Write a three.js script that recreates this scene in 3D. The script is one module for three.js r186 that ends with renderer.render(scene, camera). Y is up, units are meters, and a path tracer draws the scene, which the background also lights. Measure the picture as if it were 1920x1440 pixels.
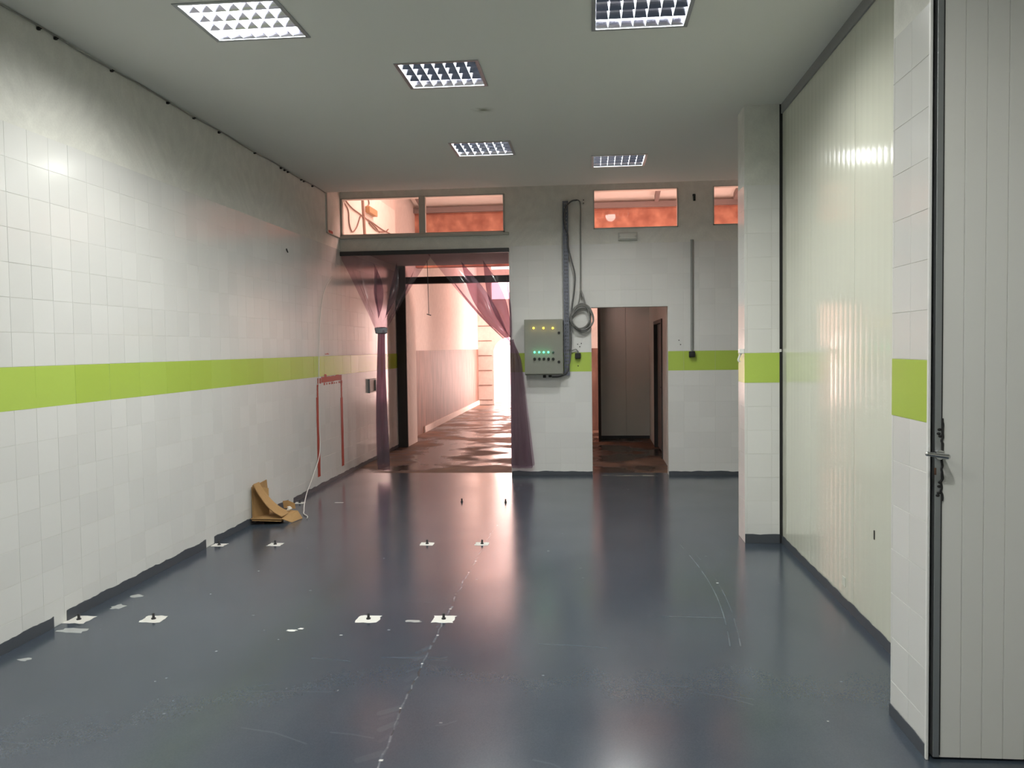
import * as THREE from 'three';
import { RoundedBoxGeometry } from 'three/addons/geometries/RoundedBoxGeometry.js';
import { mergeGeometries, mergeVertices } from 'three/addons/utils/BufferGeometryUtils.js';
import { RectAreaLightUniformsLib } from 'three/addons/lights/RectAreaLightUniformsLib.js';
import { ImprovedNoise } from 'three/addons/math/ImprovedNoise.js';

RectAreaLightUniformsLib.init();
const V3 = (x, y, z) => new THREE.Vector3(x, y, z);
const scene = new THREE.Scene();

// ---------------------------------------------------------------- camera, sky, daylight, exposure
const FOCAL = 1613.6;                                    // in pixels of the 1920 x 1440 frame
const camera = new THREE.PerspectiveCamera(2 * Math.atan(720 / FOCAL) * 180 / Math.PI, 4 / 3, 0.05, 100);
camera.position.set(0, 1.6, 0);
camera.rotation.order = 'YXZ';
camera.rotation.set(-0.0421, 0.0919, -0.0137);
camera.updateMatrixWorld(true);

const renderer = new THREE.WebGLRenderer({ antialias: true });
renderer.toneMapping = THREE.LinearToneMapping;
renderer.toneMappingExposure = 1.19;
renderer.shadowMap.enabled = true;
renderer.shadowMap.type = THREE.PCFSoftShadowMap;

const DAY = new THREE.Color(1.0, 0.66, 0.59);            // daylight that comes through the salmon roof sheets
scene.background = new THREE.Color(1.0, 0.74, 0.66).multiplyScalar(7);

function daylight(w, h, at, towards, intensity) {        // daylight that enters through one opening
  const l = new THREE.RectAreaLight(DAY, intensity, w, h);
  l.position.set(...at); l.lookAt(...towards); l.name = 'daylight';
  scene.add(l);
  return l;
}
daylight(5.4, 1.7, [-0.1, 4.78, -12.35], [-0.1, 0, -12.75], 8.5);        // under the roof sheet behind the transom windows
daylight(2.2, 3.0, [-1.9, 4.45, -22.1], [-1.9, 0, -22.1], 3);           // under the roof sheet of the corridor
daylight(1.3, 2.6, [-0.72, 1.45, -23.6], [-5, 1.2, -23.6], 15);         // the loading door on the right of the corridor
daylight(1.1, 2.3, [2.95, 1.3, -15.9], [-3, 1.3, -15.3], 13);              // the side way out at the end of the passage
daylight(1.2, 1.95, [-2.3, 1.05, -24.62], [-2.3, 1.0, 0], 8);          // the arched way out

// ---------------------------------------------------------------- helpers
const noise = new ImprovedNoise();
function rng(seed) { let s = seed >>> 0; return () => { s = (s + 0x6D2B79F5) | 0; let t = Math.imul(s ^ (s >>> 15), 1 | s); t = (t + Math.imul(t ^ (t >>> 7), 61 | t)) ^ t; return ((t ^ (t >>> 14)) >>> 0) / 4294967296; }; }
const fbm = (x, y, z = 0, o = 4) => { let a = 0, k = 0.5, f = 1; for (let i = 0; i < o; i++) { a += k * noise.noise(x * f, y * f, z + i * 7.3); f *= 2.03; k *= 0.5; } return a; };
const clamp = (x, a, b) => Math.min(b, Math.max(a, x));

// a pixel of the photograph -> the point where its ray meets the plane axis = value
function at(u, v, axis, value) {
  const d = V3((u - 960) / FOCAL, -(v - 720) / FOCAL, -1).applyQuaternion(camera.quaternion);
  const o = camera.position;
  return d.clone().multiplyScalar((value - o[axis]) / d[axis]).add(o);
}

function metreUV(g) {                                    // uv in metres, from the axis that a face looks along
  g = g.index ? g.toNonIndexed() : g;
  const p = g.attributes.position, n = g.attributes.normal, uv = new Float32Array(p.count * 2);
  for (let i = 0; i < p.count; i++) {
    const ax = Math.abs(n.getX(i)), ay = Math.abs(n.getY(i)), az = Math.abs(n.getZ(i));
    if (ax >= ay && ax >= az) { uv[2 * i] = p.getZ(i); uv[2 * i + 1] = p.getY(i); }
    else if (ay >= az) { uv[2 * i] = p.getX(i); uv[2 * i + 1] = p.getZ(i); }
    else { uv[2 * i] = p.getX(i); uv[2 * i + 1] = p.getY(i); }
  }
  g.setAttribute('uv', new THREE.BufferAttribute(uv, 2));
  return g;
}
function bx(x0, x1, y0, y1, z0, z1) {
  const g = new THREE.BoxGeometry(Math.abs(x1 - x0), Math.abs(y1 - y0), Math.abs(z1 - z0));
  g.translate((x0 + x1) / 2, (y0 + y1) / 2, (z0 + z1) / 2);
  return metreUV(g);
}
function rbx(x0, x1, y0, y1, z0, z1, r = 0.004, seg = 2) {
  const g = new RoundedBoxGeometry(Math.abs(x1 - x0), Math.abs(y1 - y0), Math.abs(z1 - z0), seg, r);
  g.translate((x0 + x1) / 2, (y0 + y1) / 2, (z0 + z1) / 2);
  return g;
}
function cyl(r0, r1, a, b, seg = 16) {
  const d = b.clone().sub(a), g = new THREE.CylinderGeometry(r1, r0, d.length(), seg);
  g.applyQuaternion(new THREE.Quaternion().setFromUnitVectors(V3(0, 1, 0), d.clone().normalize()));
  g.translate((a.x + b.x) / 2, (a.y + b.y) / 2, (a.z + b.z) / 2);
  return g;
}
function tube(points, r, n = 60, seg = 8, closed = false) {
  return new THREE.TubeGeometry(new THREE.CatmullRomCurve3(points, closed, 'centripetal'), n, r, seg, closed);
}
function merge(list) {
  const clean = list.map((g) => { g = g.index ? g.toNonIndexed() : g; for (const k of Object.keys(g.attributes)) if (!['position', 'normal', 'uv'].includes(k)) g.deleteAttribute(k); return g; });
  return clean.length === 1 ? clean[0] : mergeGeometries(clean);
}
const taken = {};
function numbered(name) { const n = taken[name] = (taken[name] ?? -1) + 1; return n ? `${name}_${String(n).padStart(3, '0')}` : name; }
function shadows(m) { m.castShadow = true; m.receiveShadow = true; return m; }
// a top-level thing that is one mesh, built in world coordinates and moved to its own base
function solo(name, geos, mat, label, category, group) {
  const g = merge([].concat(geos)); g.computeBoundingBox();
  const c = g.boundingBox, b = V3((c.min.x + c.max.x) / 2, c.min.y, (c.min.z + c.max.z) / 2);
  g.translate(-b.x, -b.y, -b.z);
  const m = shadows(new THREE.Mesh(g, mat)); m.name = numbered(name); m.position.copy(b);
  m.userData = { label, category }; if (group) m.userData.group = group;
  scene.add(m); return m;
}
// a thing with parts: a Group at its base
function thing(name, base, label, category, group) {
  const o = new THREE.Group(); o.name = numbered(name); o.position.copy(base);
  o.userData = { label, category }; if (group) o.userData.group = group;
  scene.add(o); return o;
}
// a part, given in world coordinates
function part(name, geos, mat, parent, label) {
  const g = merge([].concat(geos)); parent.updateWorldMatrix(true, false);
  g.applyMatrix4(parent.matrixWorld.clone().invert());
  const m = shadows(new THREE.Mesh(g, mat)); m.name = name; if (label) m.userData.label = label;
  parent.add(m); return m;
}
function struct(name, geos, mat, label, category) {
  const m = shadows(new THREE.Mesh(merge([].concat(geos)), mat)); m.name = name;
  m.userData = { kind: 'structure', label, category };
  scene.add(m); return m;
}

// ---------------------------------------------------------------- textures and materials
function dataTex(w, h, fn, srgb = true) {
  const d = new Uint8Array(w * h * 4);
  for (let y = 0; y < h; y++) for (let x = 0; x < w; x++) { const c = fn(x, y), i = (y * w + x) * 4; d[i] = clamp(c[0], 0, 255); d[i + 1] = clamp(c[1], 0, 255); d[i + 2] = clamp(c[2], 0, 255); d[i + 3] = 255; }
  const t = new THREE.DataTexture(d, w, h); t.magFilter = THREE.LinearFilter; t.minFilter = THREE.LinearMipmapLinearFilter; t.generateMipmaps = true;
  t.wrapS = t.wrapT = THREE.RepeatWrapping; if (srgb) t.colorSpace = THREE.SRGBColorSpace; t.needsUpdate = true;
  return t;
}
const std = (o) => new THREE.MeshStandardMaterial(o);
const phy = (o) => new THREE.MeshPhysicalMaterial(o);
const rgb = (r, g, b) => new THREE.Color().setRGB(r, g, b);

const R0 = rng(11);
const grainTex = dataTex(256, 256, (x, y) => { const s = 2 * Math.PI / 256, n = fbm(Math.cos(x * s) * 3 + 9, Math.sin(x * s) * 3 + Math.cos(y * s) * 3, Math.sin(y * s) * 3); const v = 243 + n * 16 + (R0() - 0.5) * 8; return [v, v, v]; });
grainTex.repeat.set(1 / 1.7, 1 / 1.7);

const M = {};
M.plaster = std({ color: rgb(0.76, 0.76, 0.70), roughness: 0.75, map: grainTex });
M.ceiling = std({ color: rgb(0.78, 0.785, 0.73), roughness: 0.85 });
M.grout = std({ color: rgb(0.45, 0.45, 0.42), roughness: 0.85 });
M.tiles = [0.715, 0.70, 0.685].map((v) => phy({ color: rgb(v, v, v * 0.965), roughness: 0.16, specularIntensity: 1, ior: 1.5 }));
M.greenTiles = [[0.42, 0.565, 0.09], [0.41, 0.55, 0.085], [0.43, 0.575, 0.10]].map((c) => phy({ color: rgb(...c), roughness: 0.2 }));
M.skirting = std({ color: rgb(0.06, 0.068, 0.08), roughness: 0.5 });
M.panel = phy({ color: rgb(0.66, 0.67, 0.57), roughness: 0.13 });
M.doorPanel = phy({ color: rgb(0.72, 0.72, 0.68), roughness: 0.35 });
M.lobbyPanel = phy({ color: rgb(0.76, 0.81, 0.78), roughness: 0.4 });
M.alu = std({ color: rgb(0.42, 0.44, 0.45), metalness: 0.85, roughness: 0.42 });
M.greyMetal = std({ color: rgb(0.22, 0.23, 0.235), metalness: 0.3, roughness: 0.45 });
M.railGrey = std({ color: rgb(0.25, 0.255, 0.25), roughness: 0.55 });
M.black = std({ color: rgb(0.012, 0.012, 0.012), roughness: 0.6 });
M.darkSteel = std({ color: rgb(0.05, 0.05, 0.052), metalness: 0.4, roughness: 0.5 });
M.chrome = std({ color: rgb(0.75, 0.75, 0.76), metalness: 1, roughness: 0.18 });
M.mirror = std({ color: rgb(0.62, 0.61, 0.70), metalness: 1, roughness: 0.14 });
M.blade = std({ color: rgb(0.82, 0.82, 0.84), metalness: 0, roughness: 0.35 });
M.whitePaint = std({ color: rgb(0.72, 0.72, 0.70), roughness: 0.45 });
M.framePaint = std({ color: rgb(0.42, 0.42, 0.38), roughness: 0.5 });
M.cabinet = std({ color: rgb(0.215, 0.22, 0.185), roughness: 0.45 });
M.cable = std({ color: rgb(0.10, 0.10, 0.10), roughness: 0.55 });
M.greyCable = std({ color: rgb(0.19, 0.19, 0.18), roughness: 0.55 });
M.whiteCord = std({ color: rgb(0.75, 0.74, 0.70), roughness: 0.5 });
M.redTape = std({ color: rgb(0.42, 0.045, 0.025), roughness: 0.55 });
M.glass = phy({ color: rgb(0.93, 0.93, 0.93), transmission: 1, thickness: 0, roughness: 0.03, ior: 1.5 });
M.film = phy({ color: rgb(0.65, 0.54, 0.60), transmission: 0.94, thickness: 0, roughness: 0.12, ior: 1.5, side: THREE.DoubleSide });
M.greyTape = std({ color: rgb(0.33, 0.35, 0.40), roughness: 0.5 });
M.cardboard = std({ color: rgb(0.42, 0.25, 0.10), roughness: 0.85, map: grainTex });
M.concreteWhite = std({ color: rgb(0.62, 0.61, 0.57), roughness: 0.8 });
M.tubeGlow = std({ color: rgb(0.9, 0.9, 0.9), emissive: rgb(0.93, 0.97, 1.0), emissiveIntensity: 60, roughness: 0.4 });

// painted epoxy floor of the room: cloudy tone, scuffs, the long joint, specks
const FX0 = -3.2, FX1 = 2.9, FZ0 = -10.95, FZ1 = -2.2;
const floorCanvas = document.createElement('canvas'); floorCanvas.width = 2048; floorCanvas.height = 2048;
{
  const c = floorCanvas.getContext('2d'), R = rng(5);
  const X = (x) => (x - FX0) / (FX1 - FX0) * 2048, Z = (z) => (FZ1 - z) / (FZ1 - FZ0) * 2048;    // canvas top = near edge
  const img = c.createImageData(2048, 2048);
  const W = 512, coarse = new Float32Array(W * W);
  for (let j = 0; j < W; j++) for (let i = 0; i < W; i++) coarse[j * W + i] = fbm(i / W * 6.1 * 0.9, j / W * 8.7 * 0.9, 3, 5) + 0.5 * fbm(i / W * 30, j / W * 14, 8, 3);
  for (let j = 0; j < 2048; j++) for (let i = 0; i < 2048; i++) {
    const n = coarse[(j >> 2) * W + (i >> 2)], k = (j * 2048 + i) * 4, s = (R() - 0.5) * 5;
    img.data[k] = 60 + n * 9 + s; img.data[k + 1] = 69 + n * 9 + s; img.data[k + 2] = 79 + n * 8 + s; img.data[k + 3] = 255;
  }
  c.putImageData(img, 0, 0);
  const line = (pts, w, col) => { c.strokeStyle = col; c.lineWidth = w; c.lineCap = 'round'; c.beginPath(); pts.forEach(([x, z], i) => i ? c.lineTo(X(x), Z(z)) : c.moveTo(X(x), Z(z))); c.stroke(); };
  // the long joint from the threshold towards the door
  let z = -2.2, prev = null;
  for (let i = 0; i < 160; i++, z -= 0.054) {
    const x = -0.835 - 0.05 * Math.sin((-z - 3.0) / 5.6 * Math.PI) * (z > -8.7 ? 1 : 0) + (R() - 0.5) * 0.012 + fbm(z * 2, 1, 4) * 0.03;
    if (prev) {
      line([prev, [x, z]], 1.4 + R() * 2.2, R() < 0.25 ? `rgba(48,50,54,${0.3 + R() * 0.4})` : `rgba(160,166,168,${0.15 + R() * 0.4})`);
      if (R() < 0.4) line([[x - 0.02 - R() * 0.07, z], [x - 0.01, z - 0.06]], 4 + R() * 8, `rgba(150,156,160,${0.03 + R() * 0.06})`);
      if (R() < 0.16) { c.fillStyle = 'rgba(232,232,226,0.9)'; c.fillRect(X(x) - 2, Z(z) - 1, 3 + R() * 3, 2 + R() * 2); }
    }
    prev = [x, z];
  }
  // two long curved scratches
  for (const [dx, al] of [[0, 0.4], [0.055, 0.22]]) {
    const pts = []; for (let t = 0; t <= 1.001; t += 0.05) pts.push([0.70 + dx + 0.10 * Math.sin(t * 2.6) - 0.03 * t, -6.95 + t * 2.35]);
    for (let i = 1; i < pts.length; i++) if (R() < 0.8) line([pts[i - 1], pts[i]], 1.6, `rgba(190,200,196,${al * (0.4 + R() * 0.6)})`);
  }
  for (let i = 0; i < 130; i++) {                        // scuffs
    const x = FX0 + R() * (FX1 - FX0), zz = FZ1 + R() * (FZ0 - FZ1), L = 0.05 + R() * 0.35, a = (R() - 0.5) * 1.2;
    line([[x, zz], [x + L * Math.cos(a) * 0.5, zz - L * Math.sin(a) * 0.3], [x + L * Math.cos(a), zz - L * Math.sin(a)]], 1 + R() * 2, `rgba(150,158,164,${0.06 + R() * 0.16})`);
  }
  for (let i = 0; i < 110; i++) {                        // chips and crumbs
    const x = FX0 + R() * (FX1 - FX0), zz = FZ1 + R() * (FZ0 - FZ1); c.fillStyle = `rgba(214,214,208,${0.3 + R() * 0.6})`; c.fillRect(X(x), Z(zz), 2 + R() * 4, 1 + R() * 3);
  }
  const blot = (x, zz, rx, rz, col) => { c.fillStyle = col; c.beginPath(); for (let a = 0; a < 14; a++) { const k = 0.6 + 0.5 * R(); const px = X(x) + Math.cos(a / 14 * 6.283) * rx * k * 335, pz = Z(zz) + Math.sin(a / 14 * 6.283) * rz * k * 234; a ? c.lineTo(px, pz) : c.moveTo(px, pz); } c.fill(); };
  blot(-1.72, -4.73, 0.035, 0.02, 'rgb(226,226,220)'); blot(-1.68, -4.76, 0.02, 0.015, 'rgb(226,226,220)');
  for (const [x, zz, rx, rz] of [[-3.0, -4.66, 0.12, 0.05], [-2.99, -5.12, 0.05, 0.06], [-3.0, -5.36, 0.05, 0.05], [-2.98, -4.2, 0.04, 0.03], [-1.06, -4.93, 0.06, 0.025], [-2.86, -8.0, 0.03, 0.02]]) blot(x, zz, rx, rz, 'rgba(196,198,192,0.75)');
  for (let i = 0; i < 26; i++) blot(0.15 + R() * 0.65, -10.68 + (R() - 0.5) * 0.06, 0.02 + R() * 0.07, 0.008 + R() * 0.02, `rgba(188,184,168,${0.3 + R() * 0.5})`);
  for (let i = 0; i < 10; i++) blot(1.0 + R() * 0.8, -10.45 + (R() - 0.5) * 0.2, 0.02 + R() * 0.04, 0.006, `rgba(180,182,176,${0.3 + R() * 0.4})`);
}
const floorTex = new THREE.CanvasTexture(floorCanvas); floorTex.colorSpace = THREE.SRGBColorSpace; floorTex.wrapS = floorTex.wrapT = THREE.MirroredRepeatWrapping; floorTex.anisotropy = 8;
floorTex.repeat.set(1 / (FX1 - FX0), 1 / (FZ1 - FZ0)); floorTex.offset.set(-FX0 / (FX1 - FX0), -FZ0 / (FZ1 - FZ0));
const floorRough = dataTex(512, 512, (x, y) => { const n = fbm(x / 512 * 7, y / 512 * 9, 21, 5); const v = 150 + n * 60; return [v, v, v]; }, false);
floorRough.wrapS = floorRough.wrapT = THREE.MirroredRepeatWrapping; floorRough.repeat.copy(floorTex.repeat); floorRough.offset.copy(floorTex.offset);
M.floor = phy({ color: 0xffffff, map: floorTex, roughness: 0.34, roughnessMap: floorRough, ior: 1.5 });

// wet, stained screed of the corridor
const R2 = rng(77);
const screed = dataTex(1024, 1024, (x, y) => {
  const n = fbm(x / 1024 * 9, y / 1024 * 13, 2, 5), d = clamp(fbm(x / 1024 * 7 + 20, y / 1024 * 9, 5, 6) * 4 + 0.5, 0, 1), s = (R2() - 0.5) * 12;
  const k = 0.4 + 0.6 * d;
  return [(112 + n * 60) * k + s, (86 + n * 54) * k + s, (70 + n * 48) * k + s];
});
screed.wrapS = screed.wrapT = THREE.MirroredRepeatWrapping; screed.repeat.set(1 / 4.6, 1 / 6.5);
const screedRough = dataTex(512, 512, (x, y) => { const d = clamp(fbm(x / 512 * 7 + 20, y / 512 * 9, 5, 6) * 4 + 0.5, 0, 1); const v = 60 + d * 130; return [v, v, v]; }, false);
screedRough.wrapS = screedRough.wrapT = THREE.MirroredRepeatWrapping; screedRough.repeat.copy(screed.repeat);
M.screed = std({ map: screed, roughness: 1, roughnessMap: screedRough, bumpMap: screedRough, bumpScale: 0.001 });
const clayTex = dataTex(512, 256, (x, y) => { const n = fbm(x / 512 * 16, y / 256 * 6, 4, 5), s = (R2() - 0.5) * 14; return [190 + n * 70 + s, 132 + n * 70 + s, 110 + n * 60 + s]; });
clayTex.repeat.set(1 / 3, 1 / 1.2);
M.clay = std({ map: clayTex, roughness: 0.9 });
const dadoTex = dataTex(256, 512, (x, y) => { const n = fbm(x / 256 * 14, y / 512 * 3, 9, 5), s = (R2() - 0.5) * 8; return [112 + n * 60 + s, 82 + n * 54 + s, 70 + n * 50 + s]; });
dadoTex.repeat.set(1 / 2.4, 1 / 2);
M.dado = std({ map: dadoTex, roughness: 0.6 });
M.hallWall = std({ color: rgb(0.68, 0.62, 0.57), roughness: 0.7, map: grainTex });
M.hallRoof = phy({ color: rgb(0.74, 0.68, 0.64), roughness: 1, transmission: 0.35, thickness: 0 });   // translucent roofing
M.hallBeam = std({ color: rgb(0.24, 0.19, 0.18), roughness: 0.7 });
M.darkBrown = std({ color: rgb(0.035, 0.028, 0.025), roughness: 0.6 });
M.sheet = phy({ color: rgb(0.85, 0.60, 0.53), roughness: 1, transmission: 0.6, thickness: 0 });

// ---------------------------------------------------------------- the room: walls, floor, ceiling
const XL = -3.147, XP = 1.522, ZB = -10.713, CEIL = 3.488, ZN = -10.15;
const P = 0.19, JOINT = 0.0016, TILE_T = 0.0014;
const ROWS = [];                                         // [bottom, top, green?] from the floor up
ROWS.push([0.002, 0.153, false]);
for (let k = 0; k < 6; k++) ROWS.push([0.153 + k * P, 0.153 + (k + 1) * P, false]);
ROWS.push([1.293, 1.532, true]);
for (let k = 0; k < 7; k++) ROWS.push([1.532 + k * P, 1.532 + (k + 1) * P, false]);

const tileGeos = {};
function tileGeo(w, h) {
  const k = `${w.toFixed(3)}_${h.toFixed(3)}`;
  if (tileGeos[k]) return tileGeos[k];
  const x = (w - JOINT) / 2, y = (h - JOINT) / 2, e = 0.0006, ring = (a, b, z) => [[-a, -b, z], [a, -b, z], [a, b, z], [-a, b, z]];
  const f = ring(x - e, y - e, TILE_T), m = ring(x, y, TILE_T - e), b = ring(x, y, -TILE_T), pos = [];
  const quad = (p, q, r, s) => pos.push(...p, ...q, ...r, ...p, ...r, ...s);
  quad(...f); for (let i = 0; i < 4; i++) { const j = (i + 1) % 4; quad(m[i], m[j], f[j], f[i]); quad(b[i], b[j], m[j], m[i]); }
  const g = new THREE.BufferGeometry(); g.setAttribute('position', new THREE.Float32BufferAttribute(pos, 3)); g.setAttribute('uv', new THREE.Float32BufferAttribute(new Float32Array(pos.length / 3 * 2), 2)); g.computeVertexNormals();
  return tileGeos[k] = g;
}
const RT = rng(404);
function screenSize(c) { const p = c.clone().project(camera); const inView = Math.abs(p.x) < 1.02 && Math.abs(p.y) < 1.02 && p.z < 1; return inView ? 1 / c.distanceToSquared(camera.position) : 0; }
// tiles on a plane: origin + s * along, at height y, facing normal; spans = list of [s0, s1, y0, y1] left bare
function tileWall(parent, origin, along, normal, s0, s1, start, bare = [], most = 300, grazing = false) {
  const yaw = Math.atan2(normal.x, normal.z), list = [];
  const cuts = [s0]; for (let s = start + Math.ceil((s0 - start) / P + 1e-6) * P; s < s1 - 0.004; s += P) if (s - cuts[cuts.length - 1] > 0.012) cuts.push(s); cuts.push(s1);
  const longCuts = s1 - s0 < 0.45 ? [s0, s1] : cuts.filter((c, i) => i % 2 === 0 || i === cuts.length - 1);   // the stripe has tiles twice as long
  for (const [y0, y1, green] of ROWS) for (let i = 0, C = green ? longCuts : cuts; i + 1 < C.length; i++) {
    let pieces = [[C[i], C[i + 1], y0, y1]];
    for (const [a0, a1, b0, b1] of bare) {               // cut the tile round an opening
      const next = [];
      for (const [p0, p1, q0, q1] of pieces) {
        if (p1 <= a0 || p0 >= a1 || q1 <= b0 || q0 >= b1) { next.push([p0, p1, q0, q1]); continue; }
        if (p0 < a0) next.push([p0, a0, q0, q1]);
        if (p1 > a1) next.push([a1, p1, q0, q1]);
        const m0 = Math.max(p0, a0), m1 = Math.min(p1, a1);
        if (q1 > b1) next.push([m0, m1, b1, q1]);
        if (q0 < b0) next.push([m0, m1, q0, b0]);
      }
      pieces = next;
    }
    for (const [p0, p1, q0, q1] of pieces) {
      if (p1 - p0 < 0.012 || q1 - q0 < 0.012) continue;
      const c = origin.clone().addScaledVector(along, (p0 + p1) / 2); c.y = (q0 + q1) / 2;
      list.push({ c, w: p1 - p0, h: q1 - q0, green, v: Math.floor(RT() * 3), rx: (RT() - 0.5) * 0.005, ry: (RT() - 0.5) * 0.005, d: RT() * 0.0006, size: screenSize(c) * (p1 - p0) * (q1 - q0) });
    }
  }
  list.sort((a, b) => b.size - a.size);
  const rest = { false: [[], [], []], true: [[], [], []] }; let white = 0, greens = 0;
  for (const t of list) {
    const g = tileGeo(t.w, t.h), m = new THREE.Mesh(g, (t.green ? M.greenTiles : M.tiles)[t.v]);
    m.position.copy(t.c).addScaledVector(normal, t.d); m.rotation.order = 'YXZ'; m.rotation.set(t.rx, yaw + t.ry, 0);
    const single = t.size > 0 && (t.green ? greens++ < most : white++ < most);
    if (single) { m.name = t.green ? 'green_tile' : 'tile'; shadows(m); parent.add(m); }
    else { m.updateMatrix(); rest[t.green][t.v].push(g.clone().applyMatrix4(m.matrix)); }
  }
  for (const green of [false, true]) rest[green].forEach((gs, v) => {
    if (!gs.length) return;
    const m = shadows(new THREE.Mesh(merge(gs), (green ? M.greenTiles : M.tiles)[v])); m.name = green ? 'green_tile_field' : 'tile_field'; m.userData.kind = 'stuff'; parent.add(m);
  });
}

// floor
const floor = struct('floor', [bx(XL - 0.2, 3.2, -0.15, 0, ZB - 0.2, 3.2)], M.floor, 'grey-blue painted floor of the empty room, scuffed and glossy', 'floor');

// ceiling with square holes for the recessed lights
const LAMPS = [                                          // [x, z, size, label]
  [-1.955, -4.85, 0.56, 'recessed louvre light nearest the tiled wall with green stripe'],
  [-1.0, -5.96, 0.54, 'recessed louvre light between the wall-side light and the ceiling stain'],
  [-1.0, -8.19, 0.55, 'recessed louvre light between the ceiling stain and the curtained opening'],
  [0.3, -8.92, 0.53, 'recessed louvre light before the transom window above the doorway'],
  [0.304, -4.975, 0.54, 'recessed louvre light beside the cream panel wall, dark towards the doorway'],
  [-1.955, -1.45, 0.56, 'recessed louvre light over the near end of the green-striped tiled wall'],
  [0.304, -1.75, 0.54, 'recessed louvre light before the tall ribbed door'],
  [-1.0, 1.3, 0.54, 'recessed louvre light by the rear wall'],
];
{
  const s = new THREE.Shape([[XL - 0.2, 3.2], [3.2, 3.2], [3.2, ZN], [XL - 0.2, ZN]].map(([x, z]) => new THREE.Vector2(x, -z)));
  for (const [x, z, w] of LAMPS) { const h = w / 2; s.holes.push(new THREE.Path([[x - h, z - h], [x + h, z - h], [x + h, z + h], [x - h, z + h]].map(([a, b]) => new THREE.Vector2(a, -b)))); }
  const g = new THREE.ExtrudeGeometry(s, { depth: 0.14, bevelEnabled: false }); g.rotateX(-Math.PI / 2); g.translate(0, CEIL, 0);
  // one stain of old damp on the plaster
  const CW = 6.4, CL = 13.4, cs = document.createElement('canvas'); cs.width = 512; cs.height = 1024; const c = cs.getContext('2d'), R = rng(9);
  c.fillStyle = 'rgb(252,252,252)'; c.fillRect(0, 0, 512, 1024);
  const px = (x) => (x + 3.2) / CW * 512, pz = (z) => (3.2 - z) / CL * 1024;
  for (let i = 0; i < 90; i++) { const r = Math.pow(R(), 1.5), a = R() * 6.283; c.fillStyle = `rgba(150,150,130,${0.08 * (1 - r) + 0.015})`; c.fillRect(px(-0.84 + Math.cos(a) * r * 0.1) - 1, pz(-6.86 + Math.sin(a) * r * 0.09) - 1, 3, 3); }
  const t = new THREE.CanvasTexture(cs); t.colorSpace = THREE.SRGBColorSpace; t.repeat.set(1 / CW, 1 / CL); t.offset.set(3.2 / CW, 10.2 / CL); t.wrapS = t.wrapT = THREE.ClampToEdgeWrapping;
  M.ceiling.map = t;
  const uvg = metreUV(g);
  struct('ceiling', [uvg], M.ceiling, 'plain off-white plaster ceiling with recessed louvre lights', 'ceiling');
  struct('trim_1', [bx(XL - 0.2, 3.2, CEIL + 0.19, CEIL + 0.33, ZN - 0.001, ZB - 0.2), bx(XL - 0.2, 3.2, CEIL + 0.141, CEIL + 0.33, ZN, ZN + 0.1)], M.plaster, 'raised ceiling strip in front of the transom windows', 'ceiling');
}

// left wall
const wallLeft = struct('wall_left', [bx(XL - 0.2, XL, 0, 3.85, 3.2, -13.85)], M.plaster, 'long white-tiled side wall with a lime green stripe', 'wall');
tileWall(wallLeft, V3(XL, 0, 0), V3(0, 0, -1), V3(1, 0, 0), -1.0, 13.84, 4.43);

// back wall with the curtained opening, the doorway and the transom windows
const OP = [XL, -1.005, 0, 2.83], DW = [0.008, 0.943, 0, 2.083];
const WINDOWS = [[-3.13, -1.05, 3.035, 3.51], [0.047, 1.074, 3.045, 3.518], [1.494, 2.45, 3.055, 3.525]];
const TB = 0.17;                                         // thickness
const backShape = new THREE.Shape([[OP[1], 0], [DW[0], 0], [DW[0], DW[3]], [DW[1], DW[3]], [DW[1], 0], [3.2, 0], [3.2, 3.72], [XL, 3.72], [XL, OP[3]], [OP[1], OP[3]]].map(([x, y]) => new THREE.Vector2(x, y)));
for (const [a, b, c, d] of WINDOWS) backShape.holes.push(new THREE.Path([[a, c], [a, d], [b, d], [b, c]].map(([x, y]) => new THREE.Vector2(x, y))));
const backGeo = new THREE.ExtrudeGeometry(backShape, { depth: TB, bevelEnabled: false });
backGeo.translate(0, 0, ZB - TB);
const wallBack = struct('wall_back', [metreUV(backGeo)], M.plaster, 'white-tiled far wall with green stripe, curtained opening and doorway', 'wall');
tileWall(wallBack, V3(0, 0, ZB), V3(1, 0, 0), V3(0, 0, 1), -1.004, 3.15, 0.943, [[DW[0] - 0.001, DW[1] + 0.001, -1, DW[3]]]);

// right side: alcove, column, cream panel wall, tiled pier, tall ribbed door
struct('wall_alcove', [bx(3.0, 3.2, 0, CEIL, ZB, -7.2), bx(1.53, 3.2, 0, CEIL, -7.2, -7.05)], M.plaster, 'plain wall of the alcove behind the column', 'wall');
const col = struct('wall_column', [bx(1.225, 1.497, 0, CEIL, -7.325, -7.03)], M.plaster, 'square white-tiled column with a green band beside the panel wall', 'column');
tileWall(col, V3(0, 0, -7.03), V3(1, 0, 0), V3(0, 0, 1), 1.222, 1.497, 1.435);
tileWall(col, V3(1.225, 0, 0), V3(0, 0, -1), V3(-1, 0, 0), 7.028, 7.325, 7.22);
const pier = struct('wall_pier', [bx(1.272, 1.62, 0, CEIL, -3.775, -3.47), bx(1.27, 1.2722, 0, CEIL, -3.775, -3.372)], M.plaster, 'white-tiled pier with a green band beside the tall ribbed door', 'wall');
tileWall(pier, V3(1.27, 0, 0), V3(0, 0, -1), V3(-1, 0, 0), 3.372, 3.775, 3.567);
tileWall(pier, V3(0, 0, -3.775), V3(1, 0, 0), V3(0, 0, -1), 1.27, 1.522, 1.46);
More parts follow.
